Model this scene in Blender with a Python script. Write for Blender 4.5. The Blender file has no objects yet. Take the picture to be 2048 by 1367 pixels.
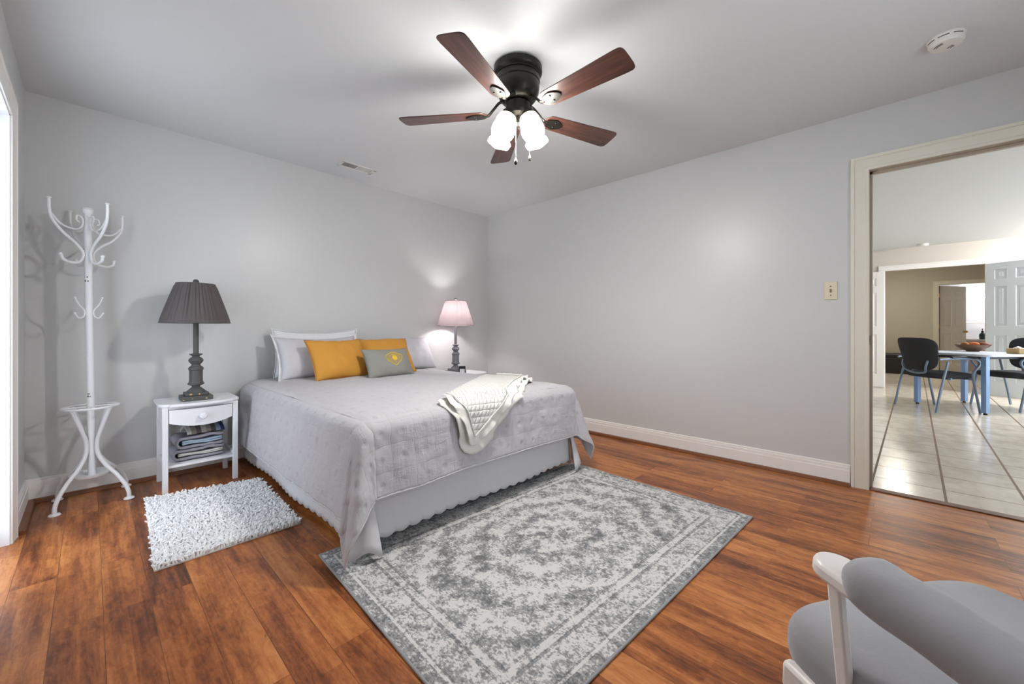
import bpy, math, random
import numpy as np
from mathutils import Vector, Matrix, noise as mnoise
random.seed(7)
PI = math.pi
sc = bpy.context.scene
C = sc.collection

# ------------------------------------------------------------------ camera, world, exposure
cam_d = bpy.data.cameras.new('camera')
cam = bpy.data.objects.new('camera', cam_d); C.objects.link(cam)
cam.location = (-3.462, -3.7316, 1.0297)
cam.rotation_euler = (math.radians(90), 0, math.radians(43.7277 - 90))
cam_d.sensor_width = 36.0
cam_d.lens = 806.97 / 2048 * 36.0
cam_d.shift_y = -(683.5 - 658.23) / 2048
cam_d.clip_start = 0.02
sc.camera = cam
sc.view_settings.view_transform = 'Standard'
sc.view_settings.look = 'None'
sc.view_settings.gamma = 1.0
sc.view_settings.use_curve_mapping = False
sc.view_settings.exposure = 0.12
w = bpy.data.worlds.new('sky'); sc.world = w; w.use_nodes = True
bg = w.node_tree.nodes['Background']
bg.inputs[0].default_value = (0.79, 0.893, 1.0, 1); bg.inputs[1].default_value = 5.0
FAN_GLOW, LAMP_GLOW, DINING_GLOW, BATH_GLOW, HALL_FILL_GLOW = 86.0, 270.0, 225.0, 34.0, 105.0
FAN_BULB = 1150.0

# ------------------------------------------------------------------ helpers
def s(r, g, b):
    f = lambda c: (c/255/12.92) if c/255 <= 0.04045 else ((c/255+0.055)/1.055)**2.4
    return (f(r), f(g), f(b), 1)

class NT:
    """small node-tree writer"""
    def __init__(self, name):
        self.m = bpy.data.materials.new(name); self.m.use_nodes = True
        self.t = self.m.node_tree; self.b = self.t.nodes['Principled BSDF']; self.out = self.t.nodes['Material Output']
    def n(self, typ, ins=None, **props):
        nd = self.t.nodes.new(typ)
        for k, v in props.items(): setattr(nd, k, v)
        for k, v in (ins or {}).items(): self.set(nd.inputs[k], v)
        return nd
    def set(self, sock, v):
        if isinstance(v, bpy.types.NodeSocket): self.t.links.new(v, sock)
        elif isinstance(v, bpy.types.Node): self.t.links.new(v.outputs[0], sock)
        else: sock.default_value = v
    def math(self, op, a, b=0.0, c=0.0):
        nd = self.n('ShaderNodeMath', {0: a, 1: b, 2: c}, operation=op); return nd.outputs[0]
    def mix(self, fac, a, b, blend='MIX'):
        nd = self.n('ShaderNodeMix', None, data_type='RGBA', blend_type=blend)
        self.set(nd.inputs[0], fac); self.set(nd.inputs[6], a); self.set(nd.inputs[7], b)
        return nd.outputs[2]
    def ramp(self, fac, stops):
        nd = self.n('ShaderNodeValToRGB', {0: fac}); el = nd.color_ramp.elements
        while len(el) < len(stops): el.new(0.5)
        for e, (p, c) in zip(el, stops):
            e.position = p; e.color = c if len(c) == 4 else (*c, 1)
        return nd.outputs[0]
    def noise(self, vec, scale, detail=3, rough=0.55, dist=0.0):
        nd = self.n('ShaderNodeTexNoise', {'Scale': scale, 'Detail': detail, 'Roughness': rough, 'Distortion': dist})
        if vec is not None: self.set(nd.inputs['Vector'], vec)
        return nd.outputs[0]
    def coord(self, kind='Object'):
        return self.n('ShaderNodeTexCoord').outputs[kind]
    def mapping(self, vec, loc=(0,0,0), rot=(0,0,0), scale=(1,1,1)):
        return self.n('ShaderNodeMapping', {'Vector': vec, 'Location': loc, 'Rotation': rot, 'Scale': scale}).outputs[0]
    def xyz(self, vec):
        nd = self.n('ShaderNodeSeparateXYZ', {0: vec}); return nd.outputs
    def bump(self, h, strength=0.3, dist=0.01):
        nd = self.n('ShaderNodeBump', {'Strength': strength, 'Distance': dist, 'Height': h})
        self.set(self.b.inputs['Normal'], nd.outputs[0]); return nd
    def p(self, **kw):
        for k, v in kw.items(): self.set(self.b.inputs[k.replace('_', ' ')], v)
        return self

def mat(name, col, rough=0.5, metal=0.0, spec=0.5, nscale=0, nstr=0.0, ndist=0.01, var=0.0, vscale=3.0, sheen=0.0):
    t = NT(name); t.p(Base_Color=col, Roughness=rough, Metallic=metal)
    t.b.inputs['Specular IOR Level'].default_value = spec
    if sheen: t.b.inputs['Sheen Weight'].default_value = sheen
    co = t.coord()
    if nscale: t.bump(t.noise(co, nscale, 4), nstr, ndist)
    if var:
        d = tuple(c*(1-var) for c in col[:3]) + (1,)
        t.p(Base_Color=t.mix(t.noise(co, vscale, 5), d, col))
    return t.m

def emit(name, col, strength):
    t = NT(name); t.p(Base_Color=col)
    t.b.inputs['Emission Color'].default_value = col; t.b.inputs['Emission Strength'].default_value = strength
    return t.m

class MB:
    def __init__(self): self.v = []; self.f = []; self.uv = {}
    def add(self, vs, fs, M=None):
        o = len(self.v)
        if M is not None: vs = [tuple(M @ Vector(p)) for p in vs]
        self.v += [tuple(p) for p in vs]; self.f += [tuple(i+o for i in f) for f in fs]; return o
    def box(self, x0, x1, y0, y1, z0, z1, M=None):
        self.add([(x0,y0,z0),(x1,y0,z0),(x1,y1,z0),(x0,y1,z0),(x0,y0,z1),(x1,y0,z1),(x1,y1,z1),(x0,y1,z1)],
                 [(3,2,1,0),(4,5,6,7),(0,1,5,4),(1,2,6,5),(2,3,7,6),(3,0,4,7)], M); return self
    def bar(self, a, b, wx, wy, up=(0,1,0)):
        a, b = Vector(a), Vector(b); d = (b-a).normalized(); u = Vector(up)
        x = u.cross(d)
        if x.length < 1e-4: x = Vector((1,0,0)).cross(d)
        x.normalize(); y = d.cross(x)
        vs = [tuple(p + x*sx*wx/2 + y*sy*wy/2) for p in (a, b) for sx, sy in ((-1,-1),(1,-1),(1,1),(-1,1))]
        self.add(vs, [(3,2,1,0),(4,5,6,7),(0,1,5,4),(1,2,6,5),(2,3,7,6),(3,0,4,7)]); return self
    def tube(self, path, r, n=10, closed=False, flat=1.0, M=None):
        P = [Vector(p) for p in path]; m = len(P)
        R = r if isinstance(r, (list, tuple)) else [r]*m
        T = []
        for i in range(m):
            a = P[(i-1) % m] if (closed or i > 0) else P[i]; b = P[(i+1) % m] if (closed or i < m-1) else P[i]
            t = (b-a); T.append(t.normalized() if t.length > 1e-9 else Vector((0,0,1)))
        ref = Vector((0,0,1)) if abs(T[0].z) < 0.9 else Vector((1,0,0))
        u = (ref - T[0]*ref.dot(T[0])).normalized()
        vs = []
        for i in range(m):
            u = (u - T[i]*u.dot(T[i])).normalized(); v = T[i].cross(u)
            for k in range(n):
                a = 2*PI*k/n
                vs.append(tuple(P[i] + (u*math.cos(a)*flat + v*math.sin(a))*R[i]))
        fs = []
        for i in range(m if closed else m-1):
            j = (i+1) % m
            for k in range(n):
                k2 = (k+1) % n; fs.append((i*n+k, i*n+k2, j*n+k2, j*n+k))
        if not closed:
            fs.append(tuple(range(n-1, -1, -1))); fs.append(tuple((m-1)*n + k for k in range(n)))
        self.add(vs, fs, M); return self
    def lathe(self, prof, n=32, at=(0,0,0), M=None, fn=None, cap=True):
        vs = []; fs = []
        for i, (r, z) in enumerate(prof):
            for k in range(n):
                a = 2*PI*k/n; rr = r if fn is None else fn(r, z, a, i)
                vs.append((at[0]+rr*math.cos(a), at[1]+rr*math.sin(a), at[2]+z))
        m = len(prof)
        for i in range(m-1):
            for k in range(n):
                k2 = (k+1) % n; fs.append((i*n+k, i*n+k2, (i+1)*n+k2, (i+1)*n+k))
        if cap:
            if prof[0][0] > 1e-5: fs.append(tuple(range(n-1, -1, -1)))
            if prof[-1][0] > 1e-5: fs.append(tuple((m-1)*n+k for k in range(n)))
        self.add(vs, fs, M); return self
    def grid(self, fn, nu, nv, closed_u=False, M=None, uvfn=None):
        vs = [fn(i/(nu-(0 if closed_u else 1)), j/(nv-1)) for j in range(nv) for i in range(nu)]
        fs = []
        for j in range(nv-1):
            for i in range(nu if closed_u else nu-1):
                i2 = (i+1) % nu; fs.append((j*nu+i, j*nu+i2, (j+1)*nu+i2, (j+1)*nu+i))
        o = self.add(vs, fs, M)
        if uvfn:
            for j in range(nv):
                for i in range(nu): self.uv[o+j*nu+i] = uvfn(i/(nu-1), j/(nv-1))
        return self
    def prism(self, pts, z0, z1, M=None):
        n = len(pts)
        self.add([(x,y,z0) for x,y in pts] + [(x,y,z1) for x,y in pts],
                 [tuple(range(n-1,-1,-1)), tuple(range(n,2*n))] + [(i,(i+1)%n,n+(i+1)%n,n+i) for i in range(n)], M); return self
    def sphere(self, c, r, n=14, sx=1, sy=1, sz=1, M=None):
        prof = [(max(1e-6, r*math.sin(PI*i/n)), -r*math.cos(PI*i/n)*sz) for i in range(n+1)]
        vs = []; fs = []; k2 = n*2
        for (rr, z) in prof:
            for k in range(k2):
                a = 2*PI*k/k2; vs.append((c[0]+rr*math.cos(a)*sx, c[1]+rr*math.sin(a)*sy, c[2]+z))
        for i in range(n):
            for k in range(k2): fs.append((i*k2+k, i*k2+(k+1)%k2, (i+1)*k2+(k+1)%k2, (i+1)*k2+k))
        self.add(vs, fs, M); return self
    def build(self, name, m, parent=None, smooth=35, bev=0, solid=0, sub=0, off=0.0):
        me = bpy.data.meshes.new(name); me.from_pydata(self.v, [], self.f); me.update()
        import bmesh
        bm = bmesh.new(); bm.from_mesh(me); bmesh.ops.remove_doubles(bm, verts=bm.verts, dist=1e-6) if not self.uv else None
        bmesh.ops.recalc_face_normals(bm, faces=bm.faces); bm.to_mesh(me); bm.free()
        if self.uv:
            ul = me.uv_layers.new(name='UVMap')
            for l in me.loops: ul.data[l.index].uv = self.uv.get(l.vertex_index, (0, 0))
        if smooth:
            me.shade_smooth(); me.set_sharp_from_angle(angle=math.radians(smooth))
        me.materials.append(m)
        o = bpy.data.objects.new(name, me); C.objects.link(o)
        if parent: o.parent = parent
        if solid:
            md = o.modifiers.new('solid', 'SOLIDIFY'); md.thickness = solid; md.offset = off
        if bev:
            md = o.modifiers.new('bevel', 'BEVEL'); md.width = bev; md.segments = 2; md.limit_method = 'ANGLE'
            md.harden_normals = False
        if sub:
            md = o.modifiers.new('sub', 'SUBSURF'); md.levels = sub; md.render_levels = sub
        return o

def tag(o, label, cat, group=None, kind=None):
    o['label'] = label; o['category'] = cat
    if group: o['group'] = group
    if kind: o['kind'] = kind
    return o
def thing(name, label, cat, loc=(0,0,0), rz=0.0, group=None):
    o = bpy.data.objects.new(name, None); C.objects.link(o); o.empty_display_size = 0.1
    o.location = loc; o.rotation_euler = (0, 0, rz)
    return tag(o, label, cat, group)
def struct(o, label=None):
    o['kind'] = 'structure'
    if label: o['label'] = label
    return o
def copy_tree(o, parent=None):
    c = o.copy(); C.objects.link(c)
    if parent: c.parent = parent
    for ch in list(o.children): copy_tree(ch, c)
    return c
def catmull(pts, k=8, closed=False):
    P = [Vector(p) for p in pts]; out = []; n = len(P)
    for i in range(n if closed else n-1):
        p0 = P[(i-1) % n] if (closed or i > 0) else P[0]*2-P[1]
        p1 = P[i]; p2 = P[(i+1) % n]
        p3 = P[(i+2) % n] if (closed or i < n-2) else P[-1]*2-P[-2]
        for j in range(k):
            t = j/k
            out.append(0.5*((2*p1)+(p2-p0)*t+(2*p0-5*p1+4*p2-p3)*t*t+(3*p1-p0-3*p2+p3)*t**3))
    if not closed: out.append(P[-1])
    return out
def nz(x, y, z=0.0, sc_=1.0): return mnoise.noise(Vector((x*sc_, y*sc_, z)))

# ------------------------------------------------------------------ materials
def wall_mat(name, col, rough=0.38):
    return mat(name, col, rough, 0, 0.5, 260, 0.08, 0.002)
m_wall = wall_mat('wall_paint', s(205, 205, 204), 0.36)
m_ceil = mat('ceiling_paint', s(216, 218, 219), 0.7, 0, 0.3, 200, 0.08, 0.002)
m_wall2 = wall_mat('dining_paint', s(214, 206, 196), 0.6)
m_wall3 = wall_mat('hall_paint', s(170, 164, 146), 0.6)
m_white = mat('white_trim', s(240, 237, 233), 0.32, 0, 0.5)
m_trim2 = mat('door_trim', s(226, 222, 208), 0.34, 0, 0.5)
m_paint = mat('white_furniture_paint', s(232, 232, 236), 0.35, 0, 0.5)
m_rack = mat('rack_enamel', s(226, 226, 228), 0.38, 0, 0.5)
m_dark = mat('chip_dark', s(50, 45, 42), 0.7)
m_bronze = mat('aged_bronze', s(52, 50, 46), 0.36, 0.75, 0.5, 0, 0, 0, 0.25, 8)
m_brass = mat('brass', s(190, 150, 80), 0.3, 0.9)
m_chrome = mat('dark_chrome', s(120, 116, 112), 0.25, 0.9)
m_plastic = mat('white_plastic', s(226, 222, 216), 0.45)
m_slot = mat('slot_black', s(35, 33, 32), 0.8)
m_ivory = mat('ivory_plastic', s(222, 212, 186), 0.4)

def floor_mat():
    t = NT('hand_scraped_wood')
    co = t.coord(); x, y, z = t.xyz(co)[:3]
    vec = t.n('ShaderNodeCombineXYZ', {0: y, 1: x, 2: 0.0}).outputs[0]
    br = t.n('ShaderNodeTexBrick', {'Vector': vec, 'Color1': (0,0,0,1), 'Color2': (1,1,1,1), 'Mortar': (0.5,0.5,0.5,1), 'Scale': 1.0,
             'Mortar Size': 0.0012, 'Mortar Smooth': 0.1, 'Bias': 0.0, 'Brick Width': 1.21, 'Row Height': 0.127}, offset=0.37, offset_frequency=2)
    rnd = br.outputs[0]; mort = br.outputs[1]
    shift = t.n('ShaderNodeCombineXYZ', {0: t.math('MULTIPLY', rnd, 7.0), 1: t.math('MULTIPLY', rnd, 13.0), 2: t.math('MULTIPLY', rnd, 29.0)}).outputs[0]
    v2 = t.n('ShaderNodeVectorMath', {0: co, 1: shift}, operation='ADD').outputs[0]
    g1 = t.noise(t.mapping(v2, scale=(22, 1.5, 1)), 1.0, 6, 0.65, 0.4)
    g2 = t.noise(t.mapping(v2, scale=(110, 5, 1)), 1.0, 3, 0.6)
    g3 = t.noise(t.mapping(v2, scale=(5.5, 1.7, 1)), 1.0, 4, 0.6, 0.8)
    g4 = t.noise(t.mapping(v2, scale=(38, 14, 1)), 1.0, 5, 0.7, 1.2)
    a = t.math('ADD', t.math('MULTIPLY', g1, 0.46), t.math('MULTIPLY', g2, 0.16))
    a = t.math('ADD', a, t.math('ADD', t.math('MULTIPLY', g3, 0.46), t.math('MULTIPLY', t.math('SUBTRACT', g4, .5), 0.32)))
    a = t.math('ADD', a, t.math('MULTIPLY', t.math('SUBTRACT', rnd, 0.5), 0.10))
    br2 = t.n('ShaderNodeTexBrick', {'Vector': vec, 'Color1': (0,0,0,1), 'Color2': (1,1,1,1), 'Mortar': (0.5,0.5,0.5,1), 'Scale': 1.0,
              'Mortar Size': 0.0, 'Bias': 0.0, 'Brick Width': 0.83, 'Row Height': 0.0635}, offset=0.43, offset_frequency=3)
    a = t.math('ADD', a, t.math('MULTIPLY', t.math('SUBTRACT', br2.outputs[0], 0.5), 0.075))
    a = t.math('ADD', a, 0.012)
    fleck = t.ramp(t.noise(t.mapping(v2, scale=(70, 16, 1)), 1.0, 3, .6, .5), [(.66, (0, 0, 0)), (.74, (.55, .55, .55))])
    col = t.ramp(a, [(0.35, s(68, 33, 15)), (0.45, s(114, 61, 28)), (0.54, s(153, 88, 42)), (0.63, s(182, 114, 59)), (0.77, s(206, 143, 83))])
    col = t.mix(fleck, col, s(62, 32, 18))
    col = t.mix(t.math('MULTIPLY', mort, 0.6), col, s(58, 28, 16))
    t.p(Base_Color=col, Roughness=t.math('ADD', 0.27, t.math('MULTIPLY', g3, 0.16)))
    t.b.inputs['Specular IOR Level'].default_value = .4
    h = t.math('SUBTRACT', t.math('MULTIPLY', t.math('ADD', g1, g3), 0.5), t.math('MULTIPLY', mort, 0.6))
    t.bump(h, 0.16, 0.004)
    return t.m
m_floor = floor_mat()
m_shoe = mat('wood_shoe_moulding', s(132, 78, 44), 0.4, 0, 0.5, 0, 0, 0, 0.35, 12)

def tile_mat():
    t = NT('ceramic_tile')
    co = t.mapping(t.coord(), loc=(0.03, 0.0, 0), rot=(0, 0, math.radians(1.2)))
    x, y, z = t.xyz(co)[:3]
    def line(c, off, pitch, hw):
        fr = t.math('FRACT', t.math('DIVIDE', t.math('ADD', c, off), pitch))
        d = t.math('MULTIPLY', t.math('ABSOLUTE', t.math('SUBTRACT', fr, 0.5)), pitch)
        return t.math('GREATER_THAN', d, pitch/2-hw)
    TP = 0.338
    gy = line(y, 3.60+TP*20, TP, 0.0065); gx = line(x, 20*TP-0.10, TP, 0.0045)
    g = t.math('MAXIMUM', gy, gx)
    n1 = t.noise(t.mapping(t.coord(), scale=(5, 9, 1)), 1.0, 5, 0.6)
    base = t.ramp(n1, [(0.3, s(196, 186, 170)), (0.7, s(220, 212, 198))])
    t.p(Base_Color=t.mix(g, base, s(112, 92, 72)), Roughness=t.math('ADD', 0.2, t.math('MULTIPLY', g, 0.5)))
    hn = t.noise(t.mapping(t.coord(), scale=(9, 22, 1)), 1.0, 4, 0.6)
    t.bump(t.math('SUBTRACT', t.math('MULTIPLY', hn, 0.45), g), 0.22, 0.004)
    return t.m
m_tile = tile_mat()

# ------------------------------------------------------------------ room shell
H = 2.44; LX = -3.73; FY = -4.72
def wall(name, m, boxes, lab=None):
    b = MB()
    for q in boxes: b.box(*q)
    return struct(b.build(name, m, smooth=0), lab)
wall('wall_back', m_wall, [(LX-.14, 0.13, 0, .12, 0, H)])
DY0, DY1, DZ = -4.41, -3.593, 2.058          # doorway in the right wall
wall('wall_right', m_wall, [(0, .13, DY1, 0, 0, H), (0, .13, FY-.12, DY0, 0, H), (0, .13, DY0, DY1, DZ, H)])
LY0, LY1, LZ = -1.36, -.652, 2.062           # opening in the left wall
wall('wall_left', m_wall, [(LX-.14, LX, LY1, 0, 0, H), (LX-.14, LX, FY-.12, LY0, 0, H), (LX-.14, LX, LY0, LY1, LZ, H)])
WX0, WX1, WZ0, WZ1 = -2.6, -1.2, .75, 2.1
wall('wall_front', m_wall, [(LX-.14, WX0, FY-.12, FY, 0, H), (WX1, .0, FY-.12, FY, 0, H), (WX0, WX1, FY-.12, FY, 0, WZ0), (WX0, WX1, FY-.12, FY, WZ1, H)])
wall('floor', m_floor, [(LX-.14, .035, FY-.12, .12, -.08, 0)])
wall('ceiling', m_ceil, [(LX-.14, .13, FY-.12, .12, H, H+.1)])

m_glass = NT('clear_glass'); m_glass.p(Base_Color=(1,1,1,1), Roughness=0.02)
_tr = m_glass.n('ShaderNodeBsdfTransparent'); _gl = m_glass.n('ShaderNodeBsdfGlossy', {'Roughness': 0.02})
_mx = m_glass.n('ShaderNodeMixShader', {0: 0.07, 1: _tr.outputs[0], 2: _gl.outputs[0]})
m_glass.set(m_glass.out.inputs[0], _mx.outputs[0]); m_glass = m_glass.m

def sash(name, P, a0, a1, z0, z1, bars=(), lab=None):
    """glazed frame: P(a, z, h) places along-wall a, height z, depth h"""
    b = MB(); fw = .06
    def bx(u0, u1, w0, w1, d0=0.0, d1=.045):
        p, q = P(u0, w0, d0), P(u1, w1, d1)
        b.box(min(p[0],q[0]), max(p[0],q[0]), min(p[1],q[1]), max(p[1],q[1]), min(p[2],q[2]), max(p[2],q[2]))
    bx(a0, a0+fw, z0, z1); bx(a1-fw, a1, z0, z1); bx(a0, a1, z0, z0+fw); bx(a0, a1, z1-fw, z1)
    for k, v in bars:
        if k == 'v': bx(v-.03, v+.03, z0, z1)
        else: bx(a0, a1, v-.025, v+.025)
    o = struct(b.build(name, m_white, bev=.003), lab)
    g = MB(); p, q = P(a0+.02, z0+.02, .018), P(a1-.02, z1-.02, .024)
    g.box(min(p[0],q[0]), max(p[0],q[0]), min(p[1],q[1]), max(p[1],q[1]), min(p[2],q[2]), max(p[2],q[2]))
    g.build('pane', m_glass, o, smooth=0)
    return o
sash('fill_window', lambda a, z, h: (a, FY-.03-h, z), WX0, WX1, WZ0, WZ1, [('v', -1.95), ('h', 1.4)], 'added unseen double window behind the viewer, for fill daylight')  # added behind the camera, out of view, to let in fill daylight
sash('door_1', lambda a, z, h: (LX-.09-h, a, z), LY0, LY1, 0.0, LZ, [('h', 1.05)], 'glazed white patio door in the left wall')

def casing(name, P, a0, a1, zt, prof, m, z0=0.0, lab=None, head_only=False):
    b = MB(); rows = []
    for d, h in prof:
        rows.append([P(a0-d, z0, h), P(a0-d, zt+d, h), P(a1+d, zt+d, h), P(a1+d, z0, h)])
    vs = [p for r in rows for p in r]; fs = []
    for i in range(len(rows)-1):
        for k in range(3): fs.append((i*4+k, i*4+k+1, (i+1)*4+k+1, (i+1)*4+k))
    n = len(rows)
    fs.append(tuple(i*4 for i in range(n))); fs.append(tuple(i*4+3 for i in range(n)))
    b.add(vs, fs)
    return struct(b.build(name, m, smooth=20), lab)
PROF = [(-.004, 0), (-.004, .010), (.010, .013), (.014, .010), (.018, .012), (.060, .018), (.064, .015), (.068, .021), (.084, .021), (.088, .0)]
casing('trim_1', lambda a, z, h: (-h, a, z), DY0, DY1, DZ, PROF, m_trim2, lab='cream moulded casing around the doorway in the right wall')
casing('trim_2', lambda a, z, h: (LX+h, a, z), LY0, LY1, LZ, PROF, m_white, lab='white casing around the opening in the left wall')
# jambs
b = MB(); b.box(0.0, .13, DY1-.006, DY1+.001, 0, DZ); b.box(0, .13, DY0-.001, DY0+.006, 0, DZ); b.box(0, .13, DY0, DY1, DZ-.006, DZ+.001)
b.box(.05, .075, DY1-.02, DY1, 0, DZ); b.box(.05, .075, DY0, DY0+.02, 0, DZ); b.box(.05, .075, DY0, DY1, DZ-.02, DZ)
jb = struct(b.build('trim_3', mat('jamb_paint', s(176, 164, 146), 0.45), smooth=0), 'beige door jamb lining the doorway in the right wall')
b = MB(); b.box(.046, .062, DY1-.0085, DY1-.005, .93, .99); b.box(.02, .034, DY1-.0085, DY1-.005, .95, .97)
b.build('strike_plate', m_bronze, jb, smooth=0)
b = MB(); b.box(LX-.14, LX+.002, LY1-.012, LY1+.001, 0, LZ); b.box(LX-.14, LX+.002, LY0-.001, LY0+.012, 0, LZ); b.box(LX-.14, LX+.002, LY0, LY1, LZ-.012, LZ+.001)
struct(b.build('trim_4', m_paint, smooth=0), 'bright white jamb lining the opening in the left wall')

# baseboards and shoe moulding
BPROF = [(0, .0), (.016, .0), (.016, .098), (.013, .100), (.013, .120), (.010, .122), (.010, .134), (.004, .138), (0, .138)]
SPROF = [(0, 0), (.030, 0), (.030, .004), (.026, .014), (.017, .021), (.0, .022)]
def strip(name, P, a0, a1, prof, m, lab=None):
    b = MB(); n = len(prof)
    vs = [P(a, d, z) for a in (a0, a1) for d, z in prof]
    fs = [(i, (i+1) % n, n+(i+1) % n, n+i) for i in range(n)] + [tuple(range(n)), tuple(range(2*n-1, n-1, -1))]
    b.add(vs, fs); return struct(b.build(name, m, smooth=25), lab)
strip('baseboard_back', lambda a, d, z: (a, -d, z), LX, 0, BPROF, m_white)
strip('baseboard_right', lambda a, d, z: (-d, a, z), DY1+.088, 0, BPROF, m_white)
strip('baseboard_left', lambda a, d, z: (LX+d, a, z), LY1+.088, 0, BPROF, m_white)
SH = [(.016+d, z) if d > 0 or True else (d, z) for d, z in SPROF]
strip('trim_5', lambda a, d, z: (a, -d, z), LX+.016, -.016, SH, m_shoe, 'brown shoe moulding along the headboard wall')
strip('trim_6', lambda a, d, z: (-d, a, z), DY1+.09, -.02, SH, m_shoe, 'brown shoe moulding along the right wall')
strip('trim_7', lambda a, d, z: (LX+d, a, z), LY1+.09, -.02, SH, m_shoe, 'brown shoe moulding along the left wall')
b = MB(); b.box(-.012, .052, DY0+.006, DY1-.006, 0, .007)
struct(b.build('trim_8', mat('threshold_wood', s(96, 56, 34), 0.45), bev=.004), 'dark brown threshold strip between wood and tile')

# ------------------------------------------------------------------ dining room, hall and bathroom beyond the doorway
X2 = 6.30; D0, D1, D2Z = -4.735, -3.565, 2.068
wall('floor_tile', m_tile, [(.035, 13.0, -7.7, -1.9, -.08, 0)])
wall('ceiling_dining', m_ceil, [(.13, 13.0, -7.7, -1.9, H, H+.1)])
wall('wall_dining_left', m_wall2, [(.13, 13.0, -2.0, -1.9, 0, H)])
W20, W21 = .7, 5.9
wall('wall_dining_right', m_wall2, [(.13, W20, -7.7, -7.6, 0, H), (W21, 13.0, -7.7, -7.6, 0, H), (W20, W21, -7.7, -7.6, 0, .3), (W20, W21, -7.7, -7.6, 2.15, H)])
sash('window_2', lambda a, z, h: (a, -7.63-h, z), W20, W21, .3, 2.15, [('v', 2.4), ('v', 4.2)], 'wide picture window in the dining room')
wall('wall_dining_near', m_wall2, [(.05, .13, -7.7, FY-.12, 0, H)])
wall('wall_far', m_wall2, [(X2, X2+.12, D1, -2.0, 0, H), (X2, X2+.12, -7.6, D0, 0, H), (X2, X2+.12, D0, D1, D2Z, H)])
casing('trim_9', lambda a, z, h: (X2-h, a, z), D0, D1, D2Z, PROF, m_white, lab='white casing around the double doorway in the far dining room')
X3 = 9.9; E0, E1, E2Z = -5.22, -4.40, 2.04
wall('wall_hall', m_wall3, [(X3, X3+.12, E1, -2.0, 0, H), (X3, X3+.12, -7.6, E0, 0, H), (X3, X3+.12, E0, E1, E2Z, H)])
casing('trim_10', lambda a, z, h: (X3-h, a, z), E0, E1, E2Z, PROF, mat('hall_trim', s(200, 196, 178), .4), lab='cream casing around the bathroom doorway')
m_bath = mat('bath_paint', s(236, 238, 244), .6)
wall('wall_bathroom', m_bath, [(12.4, 12.5, -7.6, -2.0, 0, H)])
wall('wall_bathroom_left', m_bath, [(X3+.12, 12.4, -3.9, -3.8, 0, H)])
wall('wall_bathroom_right', m_bath, [(X3+.12, 12.4, -6.6, -6.5, 0, H)])

def door_leaf(name, wd, ht, lab, loc, ang, m, knob=None, hinges=False):
    """six-panel door, hinged at local x = 0, front face towards -y"""
    t = .036; b = MB(); b.box(0, wd, -t/2+.009, t/2-.009, 0, ht)
    st = .11; mid = wd/2; rows = [(0, .23), (.93, 1.08), (1.68, 1.80), (ht-.11, ht)]
    for z0, z1 in rows: b.box(0, wd, -t/2, t/2, z0, z1)
    for x0, x1 in ((0, st), (mid-st/2, mid+st/2), (wd-st, wd)): b.box(x0, x1, -t/2+.0004, t/2-.0004, 0, ht)
    for (za, zb) in ((.23, .93), (1.08, 1.68), (1.80, ht-.11)):
        for (xa, xb) in ((st, mid-st/2), (mid+st/2, wd-st)):
            b.box(xa+.035, xb-.035, -t/2+.003, t/2-.003, za+.035, zb-.035)
    o = struct(b.build(name, m, bev=.006), lab); o.location = loc; o.rotation_euler = (0, 0, ang)
    if knob:
        for sgn in (-1, 1):
            k = MB(); k.lathe([(.028, 0), (.028, .006), (.011, .01), (.011, .03), (.024, .036), (.028, .05), (.02, .062), (.0, .066)], 18,
                              M=Matrix.Translation((knob, sgn*t/2, .97)) @ Matrix.Rotation(-sgn*PI/2, 4, 'X'))
            k.build('door_knob', m_brass, o)
    if hinges:
        for z in (.25, 1.05, 1.75):
            k = MB(); k.box(-.035, .004, -t/2-.004, t/2, z, z+.09); k.build('hinge', m_brass, o, smooth=0)
    return o
door_leaf('door_2', .585, 2.05, 'white panelled double-door leaf folded flat against the far wall', (X2-.045, D1+.005, .005), PI/2, m_white)
door_leaf('door_3', .585, 2.05, 'pale panelled double-door leaf standing open behind the blue table', (X2-.035, D0+.0, .005), math.radians(-127.5), mat('leaf_paint', s(214, 222, 228), .28), knob=.53)
door_leaf('door_4', .80, 2.02, 'beige six-panel bathroom door standing ajar with brass hinges', (X3+.09, E1-.012, .005), math.radians(-34.5), mat('bath_door_paint', s(226, 216, 196), .3), knob=.73, hinges=True)

# bench in the hall
bt = thing('storage_bench', 'low black upholstered bench against the olive hall wall', 'bench', (9.66, -3.6, 0))
m_black = mat('black_vinyl', s(26, 25, 26), .5, 0, .5, 60, .2)
b = MB(); b.box(-.18, .2, -.36, .5, .0, .36); b.build('base', m_black, bt, bev=.01)
b = MB(); b.box(-.19, .2, -.37, .51, .36, .47); b.build('seat', m_black, bt, bev=.03)

# bathroom vanity, bottle, towel bar, lamp
vt = thing('vanity_cabinet', 'pale vanity counter seen through the bathroom door', 'vanity', (12.0, -5.3, 0))
b = MB(); b.box(-.3, .39, -1.1, .55, 0, .74); b.build('cabinet', mat('vanity_paint', s(226, 206, 196), .5), vt, bev=.005)
b = MB(); b.box(-.34, .39, -1.12, .57, .74, .78); b.build('countertop', mat('vanity_top', s(236, 222, 216), .25), vt, bev=.006)
b = MB(); b.lathe([(.21, 0), (.22, .012), (.2, .012), (.14, -.0), (.0, -.01)], 28, (0.0, .22, .782)); b.build('basin', m_paint, vt)
sb = thing('soap_dispenser', 'dark green soap pump bottle on the bathroom counter', 'bottle', (11.78, -5.24, .781))
b = MB(); b.lathe([(.04, 0), (.055, .02), (.06, .09), (.05, .14), (.022, .165), (.022, .185)], 20); b.build('bottle', mat('green_glass', s(22, 62, 58), .15), sb)
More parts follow.
